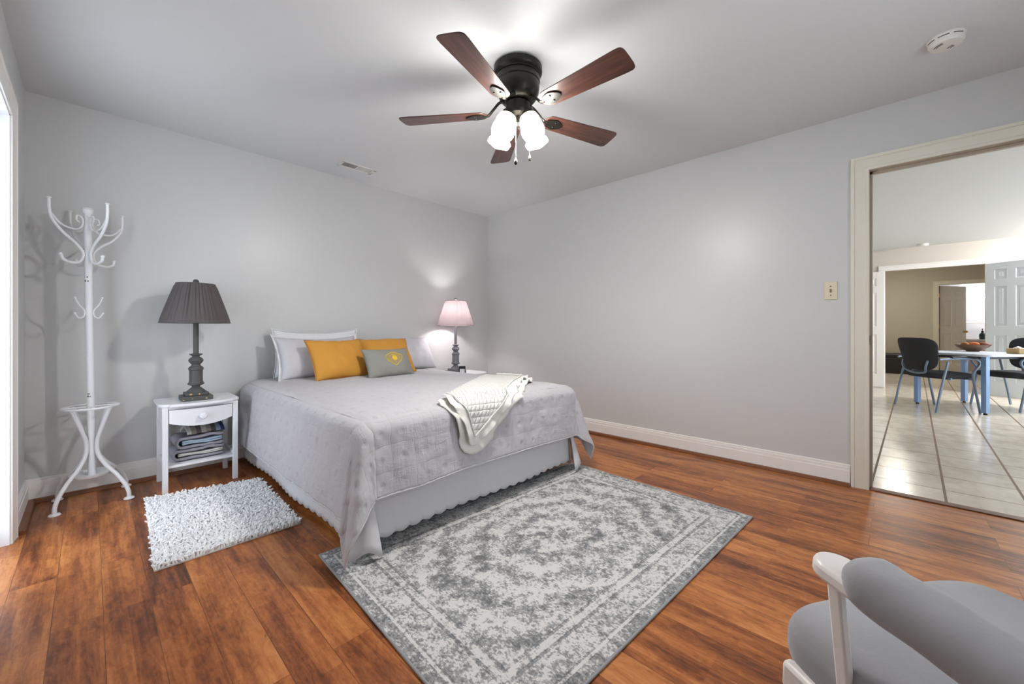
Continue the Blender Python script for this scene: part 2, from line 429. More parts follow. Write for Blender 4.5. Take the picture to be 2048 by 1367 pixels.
b = MB(); b.lathe([(.024, .185), (.024, .205), (.008, .21), (.008, .26)], 14); b.box(-.05, .012, -.01, .01, .25, .264); b.build('pump', m_slot, sb, bev=.002)
tb = thing('towel_bar', 'thin white towel bar on the bright bathroom wall', 'towel bar', (12.32, -5.1, 1.2))
b = MB(); b.tube([(0, -.3, 0), (0, .55, 0)], .012); b.build('rail', m_plastic, tb)
for yy in (-.3, .55):
    b = MB(); b.lathe([(.03, 0), (.03, .01), (.014, .02), (.014, .08)], 14, M=Matrix.Translation((.08, yy, 0)) @ Matrix.Rotation(-PI/2, 4, 'Y')); b.build('bracket', m_plastic, tb)
wl = thing('vanity_light', 'glowing white bell shaped lamp on the bathroom wall', 'wall lamp', (12.19, -5.42, 1.86))
m_bglow = emit('bath_shade_glow', (1, .98, .95, 1), BATH_GLOW)
b = MB(); b.lathe([(.03, .11), (.07, .09), (.13, .03), (.16, -.03)], 24, cap=False); b.build('shade', m_bglow, wl, solid=.004)
b = MB(); b.tube(catmull([(.2, 0, .1), (.12, 0, .2), (.03, 0, .2), (0, 0, .11)], 6), .01); b.lathe([(.06, 0), (.06, .02)], 16, M=Matrix.Translation((.2, 0, .1)) @ Matrix.Rotation(-PI/2, 4, 'Y')); b.build('arm', m_chrome, wl)
# dining room ceiling lamp (just outside the frame, the source of the glow on the ceiling)
dl = thing('ceiling_light', 'frosted bowl ceiling lamp of the dining room', 'ceiling lamp', (5.35, -5.9, H))
b = MB(); b.lathe([(.20, -.03), (.19, -.06), (.14, -.1), (.06, -.125), (.0, -.13)], 28, cap=False); b.build('glass_bowl', emit('dining_glow', (1, .98, .95, 1), DINING_GLOW), dl)
b = MB(); b.lathe([(.21, 0), (.21, -.03), (.19, -.032)], 28); b.build('rim', m_plastic, dl)
hl = thing('ceiling_light', 'added unseen fill lamp with a frosted bowl on the hall ceiling', 'ceiling lamp', (8.3, -3.7, H))  # extra lamp out of sight, put in to brighten the hall
b = MB(); b.lathe([(.17, -.03), (.16, -.06), (.1, -.09), (.0, -.10)], 28, cap=False); b.build('glass_bowl', emit('hall_fill_glow', (1, .93, .82, 1), HALL_FILL_GLOW), hl)
b = MB(); b.lathe([(.18, 0), (.18, -.03), (.16, -.032)], 28); b.build('rim', m_plastic, hl)
sd = thing('smoke_detector', 'small white smoke detector on the dining room ceiling', 'smoke detector', (6.05, -4.03, H), group='smoke detectors')
b = MB(); b.lathe([(.07, 0), (.07, -.02), (.06, -.036), (.02, -.04), (.0, -.04)], 24); b.build('cover', m_plastic, sd)

# square table and two chairs
m_tbl = mat('table_laminate', s(206, 214, 226), .3)
m_tleg = mat('table_leg_metal', s(128, 158, 200), .35, .4)
tt = thing('dining_table', 'square pale blue table with straight metal legs', 'table', (4.525, -4.45, 0), math.atan2(.763, .647))
b = MB(); R = .46; rc = .08; pts = []
for cx, cy, a0 in ((1,1,0), (-1,1,90), (-1,-1,180), (1,-1,270)):
    for k in range(7):
        a = math.radians(a0+15*k); pts.append((cx*(R-rc)+rc*math.cos(a), cy*(R-rc)+rc*math.sin(a)))
b.prism(pts, .70, .728); b.build('tabletop', m_tbl, tt, bev=.004)
b = MB(); b.box(-.25, .25, -.27, -.25, .66, .70); b.box(-.25, .25, .25, .27, .66, .70); b.box(-.27, -.25, -.27, .27, .66, .70); b.box(.25, .27, -.27, .27, .66, .70)
b.build('apron', mat('apron_dark', s(60, 66, 80), .5), tt, smooth=0)
for sx in (-1, 1):
    for sy in (-1, 1):
        b = MB(); b.box(sx*.372-.026, sx*.372+.026, sy*.372-.026, sy*.372+.026, .02, .70); l = b.build('leg', m_tleg, tt, bev=.003)
        b = MB(); b.lathe([(.018, 0), (.018, .012), (.008, .02)], 12, (sx*.372, sy*.372, 0)); b.build('foot', m_slot, l)

m_cfab = mat('charcoal_fabric', s(52, 54, 58), .85, 0, .3, 300, .3, .002, .25, 40)
m_cfr = mat('chair_frame', s(120, 136, 156), .38, .5)
m_cpad = mat('arm_pad', s(40, 42, 48), .5)
def office_chair(name, label, loc, rz, group):
    t = thing(name, label, 'chair', loc, rz, group)
    def seat(u, v):
        x = (u-.5)*2; y = (v-.5)*2
        return x, y
    b = MB()
    def sp(th, ph):   # superellipsoid cushion
        pw = lambda c, e: math.copysign(abs(c)**e, c)
        return (.255*pw(math.cos(ph), .35)*pw(math.cos(th), .45), .245*pw(math.cos(ph), .35)*pw(math.sin(th), .45), .042*pw(math.sin(ph), .6))
    b.grid(lambda u, v: tuple(np.add(sp(2*PI*u, PI*(v-.5)), (0, .02, .445))), 40, 14, True); b.build('seat', m_cfab, t)
    b = MB()
    def bk(u, v):
        a = 2*PI*u; ph = PI*(v-.5); pw = lambda c, e: math.copysign(abs(c)**e, c)
        x = pw(math.cos(ph), .4)*pw(math.cos(a), .45); z = pw(math.cos(ph), .4)*pw(math.sin(a), .48); d = pw(math.sin(ph), .7)
        wd = .25 + .035*z
        X = wd*x; Z = .21*z; Y = -.28 - .16*(Z+.2) + .09*(x*x) + .028*d
        return (X, Y, .715+Z)
    b.grid(bk, 44, 16, True); b.build('backrest', m_cfab, t)
    b = MB(); b.tube(catmull([(-.17, -.245, .70), (-.16, -.285, .56), (-.10, -.25, .475), (.10, -.25, .475), (.16, -.285, .56), (.17, -.245, .70)], 8), .012); b.build('back_bracket', m_cfr, t)
    for sx in (-1, 1):
        x = sx*.285
        b = MB(); b.tube(catmull([(x, -.28, 0), (x, -.23, .25), (x, -.17, .50), (x, -.14, .63)], 6), .0135); b.build('rear_leg', m_cfr, t)
        b = MB(); b.tube(catmull([(x, -.24, .655), (x, -.10, .665), (x, .08, .67), (x, .19, .655), (x, .225, .60), (x, .17, .52), (x, .15, .45), (x, .19, .22), (x, .235, 0)], 7), .0135); b.build('front_leg', m_cfr, t)
        b = MB(); b.tube(catmull([(x, -.10, .682), (x, .06, .688), (x, .2, .67)], 6), [.02]*12+[.012], 10, flat=.6); b.build('armrest', m_cpad, t)
        for yy in (-.1, .14):
            b = MB(); b.bar((x, yy, .415), (sx*.12, yy, .415), .025, .014); b.build('seat_bracket', m_cfr, t)
    return t
ch = office_chair('office_chair', 'charcoal armchair in front of the blue table, its back towards the bedroom', (4.157, -4.10, 0), math.radians(-139.7), 'chairs at the blue table')
c2 = copy_tree(ch); c2.location = (4.87, -4.82, 0); c2.rotation_euler = (0, 0, math.radians(40.3))
c2['label'] = 'charcoal armchair right of the blue table, facing left, cut off by the door frame'
bw = thing('wooden_bowl', 'shallow brown wooden bowl on the blue table', 'bowl', (4.88, -4.47, .729))
b = MB(); b.lathe([(.0, .003), (.06, .0), (.064, .010), (.11, .030), (.148, .06), (.172, .095), (.164, .095), (.14, .066), (.1, .04), (.0, .020)], 36); b.build('bowl', mat('bowl_wood', s(112, 80, 58), .5, 0, .5, 0, 0, 0, .4, 20), bw)
for k, (x, y, z, c, lb) in enumerate([(-.05, .085, .10, s(150, 104, 66), 'tan curled dried leaf'), (.01, -.01, .105, s(196, 110, 64), 'orange dried pod'), (.03, -.115, .1, s(120, 70, 50), 'dark brown dried pod')]):
    q = MB(); q.sphere((0, 0, 0), .052, 8, 1.2, .8, .6); o = q.build('dried_pod', mat('dried_%d' % k, c, .8, 0, .3, 40, .5, .01), None)
    o.location = (4.88+x*.9, -4.47+y*.9, .729+z-.012); o.rotation_euler = (.3*k, .5-.4*k, k)
    tag(o, lb + ' lying in the wooden bowl', 'dried pod', 'dried pods in the bowl')
bx = thing('tissue_box', 'tan box with a white top on the right corner of the blue table', 'box', (4.43, -4.80, .729), .5)
b = MB(); b.box(-.085, .085, -.055, .055, 0, .065); b.build('box', mat('tan_card', s(182, 152, 104), .6), bx, bev=.006)
b = MB(); b.grid(lambda u, v: ((u-.5)*.10, (v-.5)*.05, .066+.022*math.sin(PI*u)*math.sin(PI*v)+.004*math.sin(25*u)), 14, 8); b.build('tissue', m_paint, bx, solid=.002)

# ------------------------------------------------------------------ bedroom ceiling: fan, vent, detector, switch
fan = thing('ceiling_fan', 'five-blade ceiling fan with dark bronze motor and two lit glass shades', 'ceiling fan', (-1.865, -2.248, H))
b = MB(); b.lathe([(.122, 0), (.130, -.006), (.131, -.03), (.126, -.04), (.117, -.046), (.117, -.052)], 48); b.build('canopy', m_bronze, fan)
b = MB(); b.lathe([(.112, -.05), (.118, -.058), (.119, -.085), (.115, -.09), (.115, -.094), (.117, -.098), (.113, -.135), (.10, -.165), (.085, -.182), (.06, -.19), (.0, -.19)], 48); b.build('motor_housing', m_bronze, fan)
b = MB(); b.lathe([(.05, -.188), (.066, -.198), (.068, -.235), (.058, -.258), (.034, -.27), (.026, -.285), (.026, -.305), (.012, -.318), (0, -.32)], 32); fit = b.build('light_fitter', m_bronze, fan)
def blade_mat():
    t = NT('blade_walnut'); co = t.coord(); n1 = t.noise(t.mapping(co, scale=(4, 60, 4)), 1.0, 4)
    t.p(Base_Color=t.ramp(n1, [(.35, s(58, 34, 28)), (.65, s(92, 56, 44))]), Roughness=.34); t.b.inputs['Coat Weight'].default_value = .3; t.b.inputs['Coat Roughness'].default_value = .25; return t.m
m_blade = blade_mat()
out = []
def blade_outline():
    pts = []
    r0, r1, w0, w1 = .165, .655, .054, .071
    for k in range(9):                                   # rounded root
        a = PI/2 + PI*k/8; pts.append((r0+.05+.05*math.cos(a), w0*math.sin(a)))
    for k in range(13):                                  # broad rounded tip
        a = -PI/2 + PI*k/12; e = lambda c: math.copysign(abs(c)**.45, c)
        pts.append((r1-.045+.045*e(math.cos(a)), w1*e(math.sin(a))))
    return pts
bo = blade_outline()
for k in range(5):
    ang = math.radians(270+72*k)
    M = Matrix.Rotation(ang, 4, 'Z') @ Matrix.Translation((0, 0, -.245)) @ Matrix.Rotation(math.radians(-11), 4, 'X')
    b = MB(); b.prism(bo, -.003, .003); bl = b.build('blade', m_blade, fan, bev=.002); bl.matrix_local = M
    q = MB()
    q.tube(catmull([(.075, 0, .062), (.10, 0, .058), (.13, 0, .03), (.16, .0, .0), (.185, 0, -.006)], 6), [.012]*20+[.010]*5, 10, flat=.55)
    sh = []
    for j in range(20):
        a = 2*PI*j/20; rr = .05 + .012*math.cos(a*3)
        sh.append((.225 + rr*1.0*math.cos(a), .036*math.sin(a)*(1+.25*math.cos(a))))
    q.prism(sh, -.010, -.003)
    for j in (-1, 1): q.lathe([(.006, 0), (.004, -.004), (0, -.005)], 8, (.235, j*.018, -.010))
    q.build('blade_iron', m_bronze, bl)
def glow_mat():
    t = NT('shade_glow'); z = t.xyz(t.coord())[2]
    k = t.ramp(t.math('DIVIDE', t.math('ADD', z, .43), .17), [(0.0, (.25, .25, .25)), (.22, (1, 1, 1)), (.5, (.75, .75, .75)), (.72, (.10, .095, .085)), (.97, (.02, .018, .014))])
    t.p(Base_Color=(.9, .88, .85, 1)); k = t.mix(1.0, k, (1, .975, .94, 1), 'MULTIPLY'); t.set(t.b.inputs['Emission Color'], k); t.b.inputs['Emission Strength'].default_value = FAN_GLOW
    return t.m
m_glow = glow_mat(); m_bulb = emit('fan_bulb_glow', (1, .97, .93, 1), FAN_BULB)
Rv = Vector((.691, -.7226, 0)); Vv = Vector((.7226, .691, 0))
for sg in (-1, 1):
    ax = (Rv*sg*.30 - Vv*.10 + Vector((0, 0, -1))).normalized()
    base = Rv*sg*.052 - Vv*.02 + Vector((0, 0, -.262))
    zq = (-ax).to_track_quat('Z', 'Y').to_matrix().to_4x4()
    M = Matrix.Translation(base) @ zq
    b = MB()
    def ruff(r, z, a, i):
        return r*(1 + (.05*math.cos(6*a) if z < -.135 else 0) )
    b.lathe([(.030, .0), (.046, -.012), (.054, -.035), (.056, -.055), (.062, -.085), (.062, -.105), (.055, -.125), (.047, -.138), (.050, -.150), (.062, -.168)], 36, M=M, fn=ruff, cap=False)
    b.build('glass_shade', m_glow, fan)
    b = MB(); b.sphere((0, 0, -.150), .027, 10, M=M); b.build('bulb', m_bulb, fan)
    b = MB(); b.lathe([(.02, .02), (.034, .012), (.034, -.004), (.031, -.008)], 20, M=M); b.tube([Vector(base) - ax*.015, Rv*sg*.02 + Vector((0, 0, -.235))], .014, 10); b.build('lamp_holder', m_bronze, fan)
for (lat, dp, ln) in ((-.012, -.04, .20), (.065, .03, .15)):
    p = Rv*lat + Vv*dp; z0 = -.30
    b = MB(); b.tube([p + Vector((0, 0, z0)), p + Vector((0, 0, z0-ln))], .0016, 6); pc = b.build('pull_chain', m_chrome, fan)
    b = MB(); b.lathe([(.001, .012), (.004, .004), (.009, -.008), (.010, -.016), (.006, -.026), (0, -.03)], 14, (p.x, p.y, z0-ln-.01)); b.build('chain_pull', m_bronze, pc)

vn = thing('ceiling_vent', 'white louvred air vent in the ceiling above the headboard wall', 'vent', (-1.855, -.325, H))
b = MB(); b.box(-.155, .155, -.06, -.044, -.006, 0); b.box(-.155, .155, .044, .06, -.006, 0); b.box(-.155, -.125, -.06, .06, -.006, 0); b.box(.125, .155, -.06, .06, -.006, 0); b.box(-.008, .008, -.05, .05, -.006, 0)
b.build('frame', m_plastic, vn, bev=.002)
b = MB(); b.box(-.13, .13, -.046, .046, -.0015, -.0005); b.build('duct', m_slot, vn, smooth=0)
for side in (-1, 1):
    b = MB()
    for k in range(9):
        xx = side*(.018 + k*.0122); hw = .0016 if side < 0 else .0042; b.box(xx-hw, xx+hw, -.045, .045, -.0048, -.0022)
    b.build('louvre_bank', m_plastic, vn, smooth=0)

sm = thing('smoke_detector', 'round white smoke detector on the bedroom ceiling near the doorway', 'smoke detector', (-.60, -3.90, H), math.radians(-46), group='smoke detectors')
b = MB(); b.lathe([(.066, 0), (.067, -.006), (.063, -.012), (.063, -.030), (.056, -.040), (.02, -.043), (0, -.043)], 40); cv = b.build('cover', m_plastic, sm)
arcs = [[(.0635*math.cos(math.radians(150+k*48+5*j)), .0635*math.sin(math.radians(150+k*48+5*j)), -.0155) for j in range(8)] for k in range(3)]
arcs += [[(rr*math.cos(math.radians(150+8*j)), rr*math.sin(math.radians(150+8*j)), -.0418) for j in range(8)] for rr in (.042, .034)]
arcs += [[(.018, .012, -.0434), (.018, -.012, -.0434)], [(.03, .010, -.0426), (.03, -.008, -.0426)]]
for q in arcs:
    b = MB(); b.tube(q, .0018, 6); b.build('slot', m_slot, cv)
sw = thing('light_switch', 'ivory light switch on the wall beside the doorway', 'light switch', (0, -3.403, 1.29), -PI/2)
b = MB(); b.box(-.036, .036, -.006, 0, -.06, .06); b.build('cover_plate', m_ivory, sw, bev=.003)
b = MB(); b.box(-.0055, .0055, -.0075, -.005, -.013, .013); b.box(-.004, .004, -.019, -.006, -.002, .008); b.build('toggle', mat('toggle', s(150, 128, 96), .5), sw, bev=.001)
for z in (-.03, .03):
    b = MB(); b.lathe([(.004, 0), (.0035, .002), (0, .0025)], 10, M=Matrix.Translation((0, -.006, z)) @ Matrix.Rotation(PI/2, 4, 'X')); b.build('screw', m_chrome, sw)

# ------------------------------------------------------------------ bed
BX0, BX1, BY = -2.60, -1.03, -1.975
ZT = .615
bed = thing('bed', 'queen bed with white scalloped bed skirt under a grey quilt', 'bed', ((BX0+BX1)/2, 0, 0))
ox = (BX0+BX1)/2
m_matt = mat('mattress_ticking', s(222, 220, 218), .8)
b = MB(); b.box(BX0-ox+.03, BX1-ox-.03, BY+.04, -.05, .40, ZT-.012); b.build('mattress', m_matt, bed, bev=.05)
b = MB(); b.box(BX0-ox+.03, BX1-ox-.03, BY+.04, -.05, .17, .40); b.build('box_spring', m_matt, bed, bev=.02)
b = MB()
for sx in (-.7, 0, .7):
    for yy in (-.15, -1.0, -1.8): b.lathe([(.025, 0), (.03, .17)], 12, (sx, yy, 0))
b.box(-.72, .72, -1.9, -.1, .14, .17); b.build('bed_frame', m_slot, bed, smooth=0)
m_skirt = mat('skirt_cotton', s(206, 204, 206), .85, 0, .2, 500, .15, .001)
def skirt(P, L, ph, zb=.038):
    b = MB()
    def fn(u, v):
        a = u*L
        sc_ = zb + .013*(1-abs(math.sin(PI*a/.078+ph)))
        z = .40 + (sc_-.40)*v
        wv = .010*v*math.sin(a*7+ph) + .006*v*nz(a*3, ph, v)
        fl = .02*v
        return P(a, z, wv+fl)
    b.grid(fn, int(L/.006), 14); return b.build('skirt_panel', m_skirt, bed, smooth=60, solid=.003)
skirt(lambda a, z, d: (BX0-ox-.005-d, -.06-a, z), -BY-.06, .4, .03)
skirt(lambda a, z, d: (BX0-ox+.01+a, BY-.005-d, z), BX1-BX0-.02, 1.1, .062)
skirt(lambda a, z, d: (BX1-ox+.005+d, -.06-a, z), -BY-.06, 2.0, .03)
# loose corner flaps of the skirt
for (sx, px) in ((-1, BX0-ox), (1, BX1-ox)):
    b = MB()
    def fl(u, v, sx=sx, px=px):
        a = (u-.5)*2.2; rr = .015+.085*v
        return (px + sx*(.0 + rr*math.cos(PI/4+a)) - sx*.01, BY - rr*math.sin(PI/4+a)+.0, .36-(.32-.018*math.cos(u*2*PI*1.5))*v)
    b.grid(fl, 24, 10); b.build('skirt_corner', m_skirt, bed, smooth=60, solid=.003)

# quilt draped over the bed
def drape(x, yf, lift=0.0, wr=1.0):
    """flat cloth point (x, yf) -> point on the bed: hangs down past the edges"""
    bx0, bx1, by = BX0-.005, BX1+.005, BY-.005
    oxl = bx0-x if x < bx0 else (x-bx1 if x > bx1 else 0); sx = -1 if x < bx0 else 1
    oy = by-yf if yf < by else 0
    R = .07
    cx = min(max(x, bx0+R*.3), bx1-R*.3) if oxl else x
    px = bx0+.02 if x < bx0 else (bx1-.02 if x > bx1 else x); py = by+.02 if oy else yf
    if oxl <= 0 and oy <= 0:
        e = min(x-bx0, bx1-x, yf-by)
        sag = -.018*math.exp(-max(e, 0)/.05) + .018
        z = ZT + .012 + lift - .018 + sag
        z += wr*(.004*nz(x*6, yf*6, 1.0) + .0025*nz(x*17, yf*17, 3.0))
        z += .015*math.sin(PI*min(1, max(0, (x-bx0)/(bx1-bx0))))
        return Vector((x, yf, z))
    r = math.hypot(oxl, oy); ph = math.atan2(oy, oxl)
    if r < R*PI/2:
        h = R*math.sin(r/R); dz = R*(1-math.cos(r/R))
    else:
        q = r-R*PI/2; h = R+.10*q; dz = R+q*.995
    s2 = math.sin(2*ph)
    cr = s2**2*max(0, r-.06)
    h += .20*cr + .5*cr*(.14*math.sin(ph*8))
    h += lift
    hang = min(1, r/.15)
    t = x if oy and not oxl else (yf if oxl and not oy else x+yf)
    h += wr*hang*(.012*nz(t*4.5, r*2, 5.0) + .008*nz(t*11, r*7, 7.0) + .004*nz(t*26, r*22, 9.0))
    return Vector((px + sx*h*math.cos(ph), py - h*math.sin(ph), max(.012+lift, ZT + .012 + lift*.3 - .018 - dz + .015*math.sin(PI*min(1, max(0, (x-bx0)/(bx1-bx0)))))))
QX0, QX1, QY1 = BX0-.47, BX1+.43, BY-.385
def cloth_mat(name, col, cell, bs, fine=420, rows=None, var=.08):
    t = NT(name); uv = t.coord('UV'); x, y, z = t.xyz(uv)[:3]
    warp = t.noise(uv, 9, 3); wx = t.math('ADD', x, t.math('MULTIPLY', t.math('SUBTRACT', warp, .5), .03)); wy = t.math('ADD', y, t.math('MULTIPLY', t.math('SUBTRACT', warp, .5), .03))
    def chan(c):
        return t.math('ABSOLUTE', t.math('SINE', t.math('MULTIPLY', c, PI/cell)))
    q = t.math('POWER', t.math('MULTIPLY', chan(wx), chan(wy)), .30)
    # stitched tufts at the crossings, crinkles in patches
    gx = t.math('SUBTRACT', t.math('FRACT', t.math('DIVIDE', wx, cell)), .5); gy = t.math('SUBTRACT', t.math('FRACT', t.math('DIVIDE', wy, cell)), .5)
    rad_ = t.math('SQRT', t.math('ADD', t.math('MULTIPLY', gx, gx), t.math('MULTIPLY', gy, gy)))
    tuft = t.math('MINIMUM', t.math('MULTIPLY', rad_, 5.5), 1.0)
    cr = t.noise(t.mapping(uv, scale=(16, 60, 1)), 1.0, 4, .65, .6); cr2 = t.noise(t.mapping(uv, scale=(70, 16, 1)), 1.0, 4, .65, .6)
    pat = t.ramp(t.noise(uv, 3.0, 2), [(.42, (.15, .15, .15)), (.62, (1, 1, 1))])
    fn = t.noise(uv, fine, 2)
    h = t.math('ADD', t.math('ADD', t.math('MULTIPLY', q, .30), t.math('MULTIPLY', t.math('MULTIPLY', t.math('ADD', cr, cr2), .75), pat)), t.math('ADD', t.math('MULTIPLY', fn, .1), t.math('MULTIPLY', tuft, .45)))
    t.bump(h, bs, .012)
    q = tuft
    d = tuple(c*(1-var) for c in col[:3])+(1,)
    t.p(Base_Color=t.mix(q, d, col), Roughness=.82); t.b.inputs['Specular IOR Level'].default_value = .25; t.b.inputs['Sheen Weight'].default_value = .15
    return t.m
m_quilt = cloth_mat('quilt_cotton', s(190, 187, 191), .115, .75)
b = MB(); y0 = -.07
def qf(u, v):
    x = QX0+(QX1-QX0)*u; yf = y0+(QY1-y0)*v
    return tuple(drape(x, yf))
b.grid(qf, 190, 180, uvfn=lambda u, v: ((QX1-QX0)*u, (y0-QY1)*v))
quilt = tag(b.build('quilt', m_quilt, None, smooth=80, solid=.012, off=0), 'light grey tufted quilt draped over the bed to near the floor', 'quilt')
path = [drape(QX0, y0+(QY1-y0)*i/90) for i in range(91)] + [drape(QX0+(QX1-QX0)*i/90, QY1) for i in range(1, 91)] + [drape(QX1, QY1+(y0-QY1)*i/90) for i in range(1, 91)]
b = MB(); b.tube(path, .0075, 8); b.build('hem', mat('hem_cotton', s(196, 194, 196), .8), quilt)

# throw with ruffles on the foot corner
m_throw = NT('throw_quilting'); uv = m_throw.coord('UV'); x, y, z = m_throw.xyz(uv)[:3]
da = m_throw.math('ABSOLUTE', m_throw.math('SINE', m_throw.math('MULTIPLY', m_throw.math('ADD', x, y), PI/.05)))
db = m_throw.math('ABSOLUTE', m_throw.math('SINE', m_throw.math('MULTIPLY', m_throw.math('SUBTRACT', x, y), PI/.05)))
hh = m_throw.math('POWER', m_throw.math('MULTIPLY', da, db), .4)
m_throw.bump(m_throw.math('ADD', hh, m_throw.math('MULTIPLY', m_throw.noise(uv, 60, 3), .5)), .9, .010)
m_throw.p(Base_Color=s(226, 224, 220), Roughness=.8); m_throw = m_throw.m
m_ruff = mat('ruffle_cotton', s(226, 223, 217), .8, 0, .2, 90, .2, .003)
P0, P1, P2, P3 = Vector((-2.10, -1.93)), Vector((-1.27, -1.33)), Vector((-1.12, -1.60)), Vector((-2.02, -2.205))
throw = None
def tf(u, v):
    a = P0.lerp(P1, u); c = P3.lerp(P2, u); p = a.lerp(c, v)
    p = p + Vector((0, .05*math.sin(PI*v)*(1-u)*0))
    return tuple(drape(p.x, p.y, .030 + .004*nz(u*6, v*6)))
b = MB(); b.grid(tf, 70, 50, uvfn=lambda u, v: (u*.98, v*.4))
throw = tag(b.build('throw_blanket', m_throw, None, smooth=80, solid=.012), 'white quilted throw with ruffled edges hanging over the foot of the bed', 'throw blanket')
def outline(corners, step=.008, fan=7):
    # points with outward normals along a polyline, the corners fanned out
    C_ = sum(corners, Vector((0, 0)))/len(corners); out = []; prev = None
    for A, B in zip(corners[:-1], corners[1:]):
        d = (B-A); nrm = Vector((d.y, -d.x)).normalized()
        if nrm.dot((A+B)/2-C_) < 0: nrm = -nrm
        if prev is not None:
            for i in range(1, fan): out.append((A, prev.lerp(nrm, i/fan).normalized()))
        k = max(2, int(d.length/step))
        for i in range(k): out.append((A.lerp(B, i/k), nrm))
        prev = nrm
    out.append((corners[-1], prev)); return out
OL = outline([P0, P3, P2, P1.lerp(P2, .3)], .008, 5)
def ruffle(width, lift, amp, ph):
    n = len(OL); arc = [0.0]
    for i in range(1, n): arc.append(arc[-1] + max(.006, (OL[i][0]-OL[i-1][0]).length))
    def rf(u, v):
        i = min(n-1, int(round(u*(n-1)))); p, nr = OL[i]; a = arc[i]
        q = p + nr*(v*width*(1+.10*math.sin(a*15+ph)))
        tn = Vector((-nr.y, nr.x)); q = q + tn*.012*v*math.sin(a*27+ph)
        wv = amp*v*(math.sin(a*33+ph)+.35*math.sin(a*71+ph*2))
        return tuple(drape(q.x, q.y, lift+max(-.010, wv), .5))
    b = MB(); b.grid(rf, n, 8); return b.build('ruffle', m_ruff, throw, smooth=80, solid=.003)
ruffle(.052, .036, .014, .5)
ruffle(.090, .021, .014, 2.1)
b = MB(); b.tube([drape(q.x, q.y, .045) for q, _ in OL[::3]], .0045, 6); b.build('piping', m_throw, throw)

# pillows
def pillow(name, label, w_, h_, th, loc, yaw, lean, m, roll=0, seam=None, flange=0, group=None, seed=0, sag=.02):
    t = thing(name, label, 'pillow', loc, yaw, group)
    M = Matrix.Rotation(lean, 4, 'X') @ Matrix.Rotation(roll, 4, 'Y')
    def sh(u, v, sd):
        x = u*2-1; y = v*2-1
        e = (1-abs(x)**2.6)*(1-abs(y)**2.6)
        d = th/2*max(0, e)**.55
        pin = 1 - .06*(1-abs(y)**2)*abs(x)**3 ; piny = 1-.06*(1-abs(x)**2)*abs(y)**3
        X = w_/2*x*pin; Z = h_/2*y*piny
        Z -= sag*(1-x*x)*(v**2)
        d += sd*0
        wr = .012*nz(X*7+seed, Z*7, seed)*min(1, e*3+.2) + .006*nz(X*19+seed, Z*13, seed+3)
        return (X, sd*d + wr, Z + h_/2)
    b = MB(); b.grid(lambda u, v: sh(u, v, -1), 40, 34, M=M, uvfn=lambda u, v: (u*w_, v*h_)); b.grid(lambda u, v: sh(u, v, 1), 40, 34, M=M, uvfn=lambda u, v: (u*w_, v*h_))
    b.build('cover', m, t, smooth=80, solid=.003)
    if seam or flange:
        pts = []
        N = 40
        for i in range(N): pts.append(Vector(sh(i/N, 0, 0)))
        for i in range(N): pts.append(Vector(sh(1, i/N, 0)))
        for i in range(N): pts.append(Vector(sh(1-i/N, 1, 0)))
        for i in range(N): pts.append(Vector(sh(0, 1-i/N, 0)))
        if seam:
            b = MB(); b.tube([M @ p for p in pts], .0045, 6, closed=True); b.build('piping', seam, t)
        if flange:
            cz = Vector((0, 0, h_/2)); vs = []; fs = []; n = len(pts)
            for i, p in enumerate(pts):
                dd = (p-cz); o_ = Vector((math.copysign(min(1, abs(dd.x)/(w_/2))**8, dd.x), .18*math.sin(i*.55), math.copysign(min(1, abs(dd.z)/(h_/2))**8, dd.z)))
                vs += [tuple(M @ p), tuple(M @ (p + o_*flange + Vector((0, -.004, 0))))]
            for i in range(n): fs.append((2*i, 2*((i+1) % n), 2*((i+1) % n)+1, 2*i+1))
            b = MB(); b.add(vs, fs); b.build('flange', seam_white, t, smooth=80, solid=.004)
    return t, sh, M
seam_white = mat('sham_flange', s(222, 221, 223), .8)
m_sham = mat('sham_linen', s(196, 194, 198), .85, 0, .2, 350, .3, .002)
m_sham_w = mat('pillowcase_white', s(222, 222, 224), .85, 0, .2, 120, .2, .003)
m_must = mat('mustard_linen', s(206, 148, 66), .85, 0, .2, 500, .35, .002, .08, 60)
m_mseam = mat('mustard_piping', s(168, 112, 66), .8)
m_lum = mat('grey_green_cotton', s(142, 142, 136), .85, 0, .2, 500, .25, .002)
ZB = ZT+.024
pillow('bed_pillow', 'white pillow peeking out behind the left grey sham', .70, .39, .10, (-2.10, -.135, ZB), .03, -.10, m_sham_w, seed=4, flange=.012, group='pillows at the head of the bed')
pillow('bed_pillow', 'pale grey sham with white edge at the left of the bed head', .66, .36, .17, (-2.13, -.325, ZB), .05, -.42, m_sham, seed=11, flange=.025, group='pillows at the head of the bed')
pillow('bed_pillow', 'plain pale grey sham at the right of the bed head, by the lit lamp', .72, .36, .17, (-1.36, -.31, ZB), -.03, -.56, m_sham, seed=21, group='pillows at the head of the bed', sag=.0)
pillow('throw_pillow', 'mustard cushion left of the grey one, leaning on the left sham', .47, .36, .15, (-2.06, -.565, ZB), .10, -.55, m_must, seed=31, seam=m_mseam, group='mustard cushions', sag=.012)
pillow('throw_pillow', 'mustard cushion behind the grey one, partly covered', .47, .37, .14, (-1.63, -.53, ZB), -.06, -.62, m_must, seed=41, seam=m_mseam, group='mustard cushions', sag=.0)
lp, lsh, lM = pillow('lumbar_pillow', 'small grey cushion with yellow stitched flower in front of the mustard ones', .43, .26, .12, (-1.735, -.72, ZB), .06, -.50, m_lum, seed=51, sag=.008)
m_yel = mat('yellow_thread', s(232, 190, 50), .7, 0, .3, 200, .4, .002)
b = MB()
